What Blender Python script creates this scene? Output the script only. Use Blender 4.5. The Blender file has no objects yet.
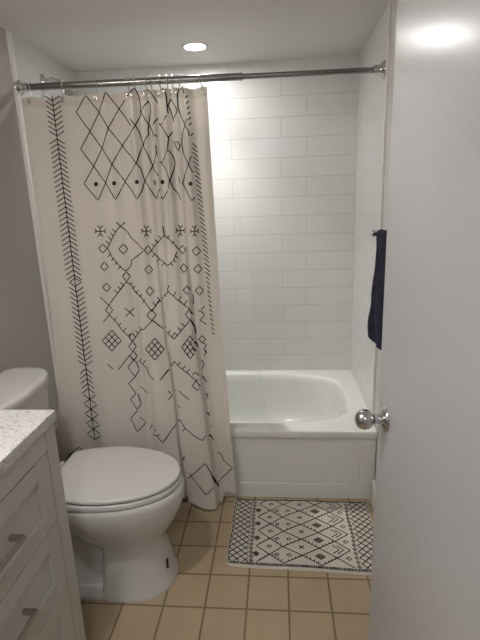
import bpy, bmesh, math, random
from mathutils import Vector, Matrix, noise
random.seed(7)
PI = math.pi
scene = bpy.context.scene
COL = scene.collection

# ---------------------------------------------------------------- camera
cam_data = bpy.data.cameras.new('camera')
cam = bpy.data.objects.new('camera', cam_data)
COL.objects.link(cam)
cam_data.sensor_fit = 'VERTICAL'
cam_data.sensor_height = 36.0
cam_data.lens = 460.5 / 640.0 * 36.0
cam_data.clip_start = 0.02
right = Vector((0.99639685, 0.07782303, -0.03371784))
up = Vector((0.01294742, 0.25332256, 0.96729522))
fwd = Vector((-0.08381934, 0.96424647, -0.25140219))
rot = Matrix((right, up, -fwd)).transposed().to_4x4()
cam.matrix_world = Matrix.Translation((0, 0, 1.3782)) @ rot
scene.camera = cam

# ---------------------------------------------------------------- world, lamps, exposure
world = bpy.data.worlds.new('world')
scene.world = world
world.use_nodes = True
world.node_tree.nodes['Background'].inputs[0].default_value = (1.0, 0.95, 0.9, 1)
world.node_tree.nodes['Background'].inputs[1].default_value = 0.03
scene.view_settings.view_transform = 'Standard'
scene.view_settings.look = 'None'
scene.view_settings.gamma = 1.0
scene.view_settings.use_curve_mapping = False
scene.view_settings.exposure = 1.68
DOWNLIGHT_POS = (-0.373, 2.378)      # recessed ceiling lamp over the tub
DOWNLIGHT_EMIT = 72.0
DOWNLIGHT_SPOT = 18.0                # watts of each downlight's reflector beam
DOWNLIGHT_COL = (1.0, 0.985, 0.96)
VANITY_FILL_EMIT = 26.0                   # three globes of an unseen lamp, added to brighten the room
VANITY_FILL_COL = (1.0, 0.955, 0.89)
HALL_FILL_EMIT = 16.0  # unseen hallway lamp, added as fill
HALL_FILL_COL = (0.95, 0.97, 1.0)

# ---------------------------------------------------------------- room sizes (metres)
XL, XR = -1.095, 0.437
YB = 2.686
ZC = 2.081
YTUB = 1.909
HT = 0.354
YTILE = 2.045            # the tiled surround starts here
YF = 0.36                # wall with the doorway

# ---------------------------------------------------------------- materials
def newmat(name):
    m = bpy.data.materials.new(name); m.use_nodes = True
    nt = m.node_tree
    return m, nt, nt.nodes['Principled BSDF']

def plain(name, col, rough=0.5, metal=0.0, bump=0.0, bscale=60.0, spec=0.5, coat=0.0, var=0.0, vscale=4.0):
    m, nt, b = newmat(name)
    b.inputs['Base Color'].default_value = (*col, 1)
    b.inputs['Roughness'].default_value = rough
    b.inputs['Metallic'].default_value = metal
    b.inputs['Specular IOR Level'].default_value = spec
    b.inputs['Coat Weight'].default_value = coat
    tc = nt.nodes.new('ShaderNodeTexCoord')
    if bump:
        n = nt.nodes.new('ShaderNodeTexNoise'); n.inputs['Scale'].default_value = bscale
        n.inputs['Detail'].default_value = 4
        nt.links.new(tc.outputs['Object'], n.inputs['Vector'])
        bp = nt.nodes.new('ShaderNodeBump'); bp.inputs['Strength'].default_value = bump
        bp.inputs['Distance'].default_value = 0.002
        nt.links.new(n.outputs['Fac'], bp.inputs['Height'])
        nt.links.new(bp.outputs['Normal'], b.inputs['Normal'])
    if var:
        n = nt.nodes.new('ShaderNodeTexNoise'); n.inputs['Scale'].default_value = vscale
        nt.links.new(tc.outputs['Object'], n.inputs['Vector'])
        r = nt.nodes.new('ShaderNodeMapRange')
        r.inputs['To Min'].default_value = 1 - var; r.inputs['To Max'].default_value = 1 + var
        nt.links.new(n.outputs['Fac'], r.inputs['Value'])
        v = nt.nodes.new('ShaderNodeVectorMath'); v.operation = 'SCALE'
        v.inputs[0].default_value = col
        nt.links.new(r.outputs['Result'], v.inputs['Scale'])
        nt.links.new(v.outputs['Vector'], b.inputs['Base Color'])
    return m

def tiles(name, ax, origin, w, h, mortar, col1, col2, grout, rough, offset=0.0, bump=0.4, var=0.0, nrough=0.0):
    """procedural tiles; ax = the two world axes that carry the tiling"""
    m, nt, b = newmat(name)
    tc = nt.nodes.new('ShaderNodeTexCoord')
    sp = nt.nodes.new('ShaderNodeSeparateXYZ'); nt.links.new(tc.outputs['Object'], sp.inputs[0])
    cb = nt.nodes.new('ShaderNodeCombineXYZ')
    for k in (0, 1):
        s = nt.nodes.new('ShaderNodeMath'); s.operation = 'SUBTRACT'
        nt.links.new(sp.outputs[ax[k]], s.inputs[0]); s.inputs[1].default_value = origin[k]
        nt.links.new(s.outputs[0], cb.inputs[k])
    br = nt.nodes.new('ShaderNodeTexBrick')
    br.offset = offset; br.offset_frequency = 2; br.squash = 1.0
    br.inputs['Scale'].default_value = 1.0
    br.inputs['Brick Width'].default_value = w
    br.inputs['Row Height'].default_value = h
    br.inputs['Mortar Size'].default_value = mortar
    br.inputs['Mortar Smooth'].default_value = 0.3
    br.inputs['Bias'].default_value = 0.0
    br.inputs['Color1'].default_value = (*col1, 1)
    br.inputs['Color2'].default_value = (*col2, 1)
    br.inputs['Mortar'].default_value = (*grout, 1)
    nt.links.new(cb.outputs[0], br.inputs['Vector'])
    out = br.outputs['Color']
    if var:
        n = nt.nodes.new('ShaderNodeTexNoise'); n.inputs['Scale'].default_value = 9.0; n.inputs['Detail'].default_value = 5
        nt.links.new(tc.outputs['Object'], n.inputs['Vector'])
        r = nt.nodes.new('ShaderNodeMapRange')
        r.inputs['To Min'].default_value = 1 - var; r.inputs['To Max'].default_value = 1 + var
        nt.links.new(n.outputs['Fac'], r.inputs['Value'])
        v = nt.nodes.new('ShaderNodeVectorMath'); v.operation = 'SCALE'
        nt.links.new(out, v.inputs[0]); nt.links.new(r.outputs['Result'], v.inputs['Scale'])
        out = v.outputs['Vector']
    nt.links.new(out, b.inputs['Base Color'])
    rr = nt.nodes.new('ShaderNodeMapRange')
    rr.inputs['To Min'].default_value = rough; rr.inputs['To Max'].default_value = 0.8
    nt.links.new(br.outputs['Fac'], rr.inputs['Value'])
    nt.links.new(rr.outputs['Result'], b.inputs['Roughness'])
    # height: grout sunk, tile faces gently wavy
    inv = nt.nodes.new('ShaderNodeMath'); inv.operation = 'SUBTRACT'; inv.inputs[0].default_value = 1.0
    nt.links.new(br.outputs['Fac'], inv.inputs[1])
    n2 = nt.nodes.new('ShaderNodeTexNoise'); n2.inputs['Scale'].default_value = 7.0
    nt.links.new(tc.outputs['Object'], n2.inputs['Vector'])
    mx = nt.nodes.new('ShaderNodeMath'); mx.operation = 'MULTIPLY_ADD'; mx.inputs[1].default_value = nrough
    nt.links.new(n2.outputs['Fac'], mx.inputs[0]); nt.links.new(inv.outputs[0], mx.inputs[2])
    bp = nt.nodes.new('ShaderNodeBump'); bp.inputs['Strength'].default_value = bump
    bp.inputs['Distance'].default_value = 0.0015
    nt.links.new(mx.outputs[0], bp.inputs['Height'])
    nt.links.new(bp.outputs['Normal'], b.inputs['Normal'])
    return m

def emit(name, col, strength):
    m, nt, b = newmat(name)
    b.inputs['Base Color'].default_value = (*col, 1)
    b.inputs['Emission Color'].default_value = (*col, 1)
    b.inputs['Emission Strength'].default_value = strength
    return m

def cloth(name, col, transl=0.3, bscale=420.0):
    m, nt, b = newmat(name)
    out = nt.nodes['Material Output']
    b.inputs['Base Color'].default_value = (*col, 1)
    b.inputs['Roughness'].default_value = 0.9
    b.inputs['Specular IOR Level'].default_value = 0.15
    tc = nt.nodes.new('ShaderNodeTexCoord')
    n = nt.nodes.new('ShaderNodeTexNoise'); n.inputs['Scale'].default_value = bscale
    nt.links.new(tc.outputs['Object'], n.inputs['Vector'])
    bp = nt.nodes.new('ShaderNodeBump'); bp.inputs['Strength'].default_value = 0.25; bp.inputs['Distance'].default_value = 0.001
    nt.links.new(n.outputs['Fac'], bp.inputs['Height']); nt.links.new(bp.outputs['Normal'], b.inputs['Normal'])
    if transl:
        t = nt.nodes.new('ShaderNodeBsdfTranslucent'); t.inputs['Color'].default_value = (*col, 1)
        mx = nt.nodes.new('ShaderNodeMixShader'); mx.inputs[0].default_value = transl
        nt.links.new(b.outputs[0], mx.inputs[1]); nt.links.new(t.outputs[0], mx.inputs[2])
        nt.links.new(mx.outputs[0], out.inputs['Surface'])
    return m

M = {}
M['ceiling'] = plain('ceiling_paint', (0.69, 0.67, 0.645), 0.75, bump=0.08, bscale=180)
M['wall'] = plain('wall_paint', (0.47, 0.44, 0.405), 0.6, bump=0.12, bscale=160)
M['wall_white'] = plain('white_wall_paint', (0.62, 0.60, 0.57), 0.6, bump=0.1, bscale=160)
M['hall'] = plain('hall_wall_paint', (0.6, 0.58, 0.56), 0.7)
M['trim'] = plain('white_trim_paint', (0.78, 0.76, 0.73), 0.35)
M['door'] = plain('door_paint', (0.52, 0.52, 0.535), 0.24, bump=0.05, bscale=210, spec=0.22)
TW, TR = 0.4115, 0.1038
tw_args = dict(col1=(0.69, 0.69, 0.68), col2=(0.71, 0.71, 0.70), grout=(0.50, 0.50, 0.47), rough=0.22, offset=2/3, bump=0.45, nrough=0.8)
M['tile_back'] = tiles('white_wall_tile_back', (0, 2), (XR, HT - 0.0017), TW, TR, 0.0018, **tw_args)
M['tile_side'] = tiles('white_wall_tile_side', (1, 2), (YB, HT - 0.0017), TW, TR, 0.0018, **tw_args)
M['floor'] = tiles('tan_floor_tile', (0, 1), (0.023, 1.293), 0.1475, 0.1475, 0.0042, (0.40, 0.305, 0.195), (0.43, 0.325, 0.21),
                   (0.20, 0.145, 0.095), 0.42, offset=0.0, bump=0.5, var=0.10, nrough=0.5)
M['porcelain'] = plain('white_porcelain', (0.61, 0.60, 0.575), 0.10, coat=0.4)
M['seat'] = plain('white_seat_plastic', (0.61, 0.60, 0.58), 0.22)
M['tub'] = plain('white_tub_enamel', (0.74, 0.74, 0.70), 0.12, coat=0.3)
M['chrome'] = plain('chrome', (0.62, 0.61, 0.60), 0.12, metal=1.0)
M['rod_chrome'] = plain('brushed_rod_chrome', (0.30, 0.295, 0.29), 0.22, metal=1.0)
M['nickel'] = plain('brushed_nickel', (0.5, 0.48, 0.45), 0.32, metal=1.0)
M['cabinet'] = plain('grey_cabinet_paint', (0.53, 0.51, 0.46), 0.42)
M['black'] = plain('black_print', (0.018, 0.016, 0.015), 0.9, spec=0.1)
M['dark'] = plain('black_rubber', (0.02, 0.02, 0.02), 0.7)
M['navy'] = cloth('navy_terry', (0.020, 0.021, 0.042), 0.0, 260)
M['curtain'] = cloth('cream_curtain_cloth', (0.72, 0.67, 0.605), 0.20)
M['hem'] = cloth('cream_curtain_hem', (0.66, 0.60, 0.53), 0.10)
M['mat'] = cloth('cream_mat_pile', (0.60, 0.56, 0.48), 0.0, 300)
M['globe'] = emit('lit_fill_globe', VANITY_FILL_COL, VANITY_FILL_EMIT)
M['downlight'] = emit('lit_downlight_lens', DOWNLIGHT_COL, DOWNLIGHT_EMIT)
M['room_downlight'] = emit('lit_room_downlight_lens', DOWNLIGHT_COL, 35.0)
M['hall_fill_lens'] = emit('lit_hall_fill_lens', HALL_FILL_COL, HALL_FILL_EMIT)

def counter_mat():
    m, nt, b = newmat('speckled_quartz')
    tc = nt.nodes.new('ShaderNodeTexCoord')
    v = nt.nodes.new('ShaderNodeTexVoronoi'); v.inputs['Scale'].default_value = 240
    nt.links.new(tc.outputs['Object'], v.inputs['Vector'])
    r = nt.nodes.new('ShaderNodeValToRGB')
    e = r.color_ramp.elements
    e[0].position = 0.0; e[0].color = (0.20, 0.18, 0.17, 1)
    e[1].position = 0.22; e[1].color = (0.62, 0.605, 0.59, 1)
    n = nt.nodes.new('ShaderNodeTexNoise'); n.inputs['Scale'].default_value = 150; n.inputs['Detail'].default_value = 3
    nt.links.new(tc.outputs['Object'], n.inputs['Vector'])
    r2 = nt.nodes.new('ShaderNodeValToRGB')
    e = r2.color_ramp.elements
    e[0].position = 0.36; e[0].color = (0.5, 0.47, 0.46, 1); e[1].position = 0.44; e[1].color = (1, 1, 1, 1)
    nt.links.new(v.outputs['Distance'], r.inputs[0]); nt.links.new(n.outputs['Fac'], r2.inputs[0])
    mx = nt.nodes.new('ShaderNodeMix'); mx.data_type = 'RGBA'; mx.blend_type = 'MULTIPLY'; mx.inputs[0].default_value = 0.8
    nt.links.new(r.outputs[0], mx.inputs[6]); nt.links.new(r2.outputs[0], mx.inputs[7])
    nt.links.new(mx.outputs[2], b.inputs['Base Color'])
    b.inputs['Roughness'].default_value = 0.25
    return m
M['counter'] = counter_mat()

def liner_mat():
    m, nt, b = newmat('clear_liner_plastic')
    out = nt.nodes['Material Output']
    tr = nt.nodes.new('ShaderNodeBsdfTransparent'); tr.inputs[0].default_value = (0.97, 0.98, 0.97, 1)
    gl = nt.nodes.new('ShaderNodeBsdfGlossy'); gl.inputs['Roughness'].default_value = 0.12
    fr = nt.nodes.new('ShaderNodeFresnel'); fr.inputs[0].default_value = 1.35
    mx = nt.nodes.new('ShaderNodeMixShader')
    nt.links.new(fr.outputs[0], mx.inputs[0]); nt.links.new(tr.outputs[0], mx.inputs[1]); nt.links.new(gl.outputs[0], mx.inputs[2])
    tl = nt.nodes.new('ShaderNodeBsdfTranslucent'); tl.inputs[0].default_value = (0.9, 0.9, 0.88, 1)
    mx2 = nt.nodes.new('ShaderNodeMixShader'); mx2.inputs[0].default_value = 0.08
    nt.links.new(mx.outputs[0], mx2.inputs[1]); nt.links.new(tl.outputs[0], mx2.inputs[2])
    nt.links.new(mx2.outputs[0], out.inputs['Surface'])
    return m
M['liner'] = liner_mat()

# ---------------------------------------------------------------- mesh helpers
def add_box(bm, x0, x1, y0, y1, z0, z1, bev=0.0, seg=2, mi=0):
    vs = [bm.verts.new((x, y, z)) for x in (x0, x1) for y in (y0, y1) for z in (z0, z1)]
    idx = [(0, 1, 3, 2), (4, 6, 7, 5), (0, 4, 5, 1), (2, 3, 7, 6), (0, 2, 6, 4), (1, 5, 7, 3)]
    fs = [bm.faces.new([vs[i] for i in f]) for f in idx]
    for f in fs: f.material_index = mi
    if bev:
        es = list({e for f in fs for e in f.edges})
        bmesh.ops.bevel(bm, geom=es, offset=bev, segments=seg, profile=0.5, affect='EDGES')
    return bm

def add_tube(bm, pts, r, n=10, cap=True, radii=None):
    pts = [Vector(p) for p in pts]; rings = []
    prev = None
    for i, p in enumerate(pts):
        a = pts[max(i-1, 0)]; b = pts[min(i+1, len(pts)-1)]
        d = (b - a).normalized()
        if prev is None:
            u = d.orthogonal().normalized()
        else:
            u = (prev - d * prev.dot(d)).normalized()
        prev = u; v = d.cross(u)
        rr = radii[i] if radii else r
        rings.append([bm.verts.new(p + (u*math.cos(t) + v*math.sin(t))*rr) for t in [2*PI*k/n for k in range(n)]])
    for a, b in zip(rings, rings[1:]):
        for k in range(n):
            bm.faces.new((a[k], a[(k+1) % n], b[(k+1) % n], b[k]))
    if cap:
        bm.faces.new(rings[0][::-1]); bm.faces.new(rings[-1])
    return bm

def add_lathe(bm, prof, centre, axis='z', n=32, flip=1):
    """prof: list of (radius, distance along the axis)"""
    c = Vector(centre); rings = []
    for r, h in prof:
        ring = []
        for k in range(n):
            t = 2*PI*k/n
            a, b = r*math.cos(t), r*math.sin(t)
            q = {'z': (a, b, h), 'x': (h, a, b), 'y': (a, h, b)}[axis]
            ring.append(bm.verts.new(c + Vector(q)))
        rings.append(ring)
    for a, b in zip(rings, rings[1:]):
        for k in range(n):
            bm.faces.new((a[k], a[(k+1) % n], b[(k+1) % n], b[k]))
    bm.faces.new(rings[0][::-1]); bm.faces.new(rings[-1])
    return bm

def add_loft(bm, rings, cap0=True, cap1=True):
    R = [[bm.verts.new(p) for p in r] for r in rings]
    n = len(R[0])
    for a, b in zip(R, R[1:]):
        for k in range(n):
            bm.faces.new((a[k], a[(k+1) % n], b[(k+1) % n], b[k]))
    if cap0: bm.faces.new(R[0][::-1])
    if cap1: bm.faces.new(R[-1])
    return bm

def obj(name, bm, mats, parent=None, smooth=True, origin=None, angle=40):
    if not isinstance(mats, (list, tuple)): mats = [mats]
    bmesh.ops.recalc_face_normals(bm, faces=bm.faces)
    root = parent
    while root is not None and root.parent is not None: root = root.parent
    off = Vector(root.location) if root is not None else Vector(origin or (0, 0, 0))
    bmesh.ops.translate(bm, verts=bm.verts, vec=-off)
    me = bpy.data.meshes.new(name); bm.to_mesh(me); bm.free()
    for m in mats: me.materials.append(m)
    if smooth:
        for p in me.polygons: p.use_smooth = True
        try: me.set_sharp_from_angle(angle=math.radians(angle))
        except Exception: pass
    o = bpy.data.objects.new(name, me); COL.objects.link(o)
    if smooth and len(me.polygons) < 400:
        wn = o.modifiers.new('weighted', 'WEIGHTED_NORMAL'); wn.keep_sharp = True; wn.weight = 90
    if parent is not None: o.parent = parent
    elif origin: o.location = origin
    return o

def surf(name, bm, mats, parent=None, origin=None, smooth=True, angle=80):
    """like obj but keeps the winding of an open sheet"""
    if not isinstance(mats, (list, tuple)): mats = [mats]
    root = parent
    while root is not None and root.parent is not None: root = root.parent
    off = Vector(root.location) if root is not None else Vector(origin or (0, 0, 0))
    bmesh.ops.translate(bm, verts=bm.verts, vec=-off)
    me = bpy.data.meshes.new(name); bm.to_mesh(me); bm.free()
    for m in mats: me.materials.append(m)
    if smooth:
        for p in me.polygons: p.use_smooth = True
    o = bpy.data.objects.new(name, me); COL.objects.link(o)
    if parent is not None: o.parent = parent
    elif origin: o.location = origin
    return o

def tag(o, label, cat, group=None):
    o['label'] = label; o['category'] = cat
    if group: o['group'] = group
    return o

def thing(name, label, cat, loc, group=None):
    o = bpy.data.objects.new(name, None); COL.objects.link(o)
    o.location = loc; o.empty_display_size = 0.05
    return tag(o, label, cat, group)

def struct(name, bm, m, smooth=False):
    o = obj(name, bm, m, smooth=smooth); o['kind'] = 'structure'
    return o

def dup(root, loc, label=None):
    r = root.copy(); COL.objects.link(r); r.location = loc
    if label: r['label'] = label
    for ch in list(root.children):
        c = ch.copy(); COL.objects.link(c); c.parent = r
        for g in ch.children:
            d = g.copy(); COL.objects.link(d); d.parent = c
    return r

def B(*a, **k): return add_box(bmesh.new(), *a, **k)
def sm(a, b, x):
    t = min(1, max(0, (x-a)/(b-a))); return t*t*(3-2*t)
def superell(cx, cy, rx, ry, n, p, z, rx2=None, twist=0):
    out = []
    for k in range(n):
        t = 2*PI*k/n
        c, s = math.cos(t), math.sin(t)
        R = rx if c >= 0 or rx2 is None else rx2
        out.append((cx + R*math.copysign(abs(c)**(2/p), c), cy + ry*math.copysign(abs(s)**(2/p), s), z))
    return out

# ================================================================ THE SETTING
T = 0.10
HX0, HX1, HY0 = -1.6, 1.3, -1.3      # hallway outside the door
struct('floor', B(HX0, HX1, HY0, YB+T, -0.08, 0.0), M['floor'])
struct('ceiling', B(HX0, HX1, HY0, YB+T, ZC, ZC+0.08), M['ceiling'])
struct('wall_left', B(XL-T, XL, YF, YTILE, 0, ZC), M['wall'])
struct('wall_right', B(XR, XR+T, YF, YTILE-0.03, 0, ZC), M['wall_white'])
struct('wall_shower_left', B(XL-T, XL+0.004, YTILE, YB, 0, ZC), M['tile_side'])
struct('wall_shower_right', B(XR-0.004, XR+T, YTILE-0.03, YB, 0, ZC), M['tile_side'])
struct('wall_back', B(XL-T, XR+T, YB, YB+T, 0, ZC), M['tile_back'])
# wall with the doorway the camera looks through
bm = bmesh.new()
add_box(bm, XL-T, -0.52, YF-0.1, YF, 0, ZC)
add_box(bm, 0.375, HX1, YF-0.1, YF, 0, ZC)
add_box(bm, -0.52, 0.375, YF-0.1, YF, 2.0+0.03, ZC)
struct('wall_front', bm, M['hall'])
struct('wall_hall_left', B(HX0-T, HX0, HY0, YF, 0, ZC), M['hall'])
struct('wall_hall_right', B(HX1, HX1+T, HY0, YF, 0, ZC), M['hall'])
struct('wall_hall_back', B(HX0-T, HX1+T, HY0-T, HY0, 0, ZC), M['hall'])
bm = bmesh.new(); add_box(bm, HX0, XL-T, YF-0.1, YF, 0, ZC)
struct('wall_hall_front', bm, M['hall'])
# edge trim of the tiled surround: rounded upright strips
def edge_trim(name, x0, x1, y0, y1, z0, z1):
    struct(name, B(x0, x1, y0, y1, z0, z1, bev=0.005, seg=3), M['trim'], smooth=True)
edge_trim('trim_1', XL-0.005, XL+0.014, YTILE-0.012, YTILE+0.016, HT+0.001, ZC)
edge_trim('trim_2', XR-0.010, XR+0.005, YTILE-0.040, YTILE-0.026, HT+0.001, ZC)
struct('baseboard_right', B(XR-0.022, XR, YF, YTUB-0.002, 0.0, 0.118, bev=0.006), M['trim'], smooth=True)
struct('baseboard_left', B(XL, XL+0.012, 1.1, YTUB-0.002, 0.0, 0.10, bev=0.004), M['trim'], smooth=True)
# door frame (jambs and head)
bm = bmesh.new()
add_box(bm, -0.52, -0.49, YF-0.11, YF+0.01, 0, 2.03, bev=0.003)
add_box(bm, 0.345, 0.375, YF-0.11, YF+0.01, 0, 2.03, bev=0.003)
add_box(bm, -0.49, 0.345, YF-0.11, YF+0.01, 2.0, 2.03, bev=0.003)
struct('trim_3', bm, M['trim'])

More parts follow.
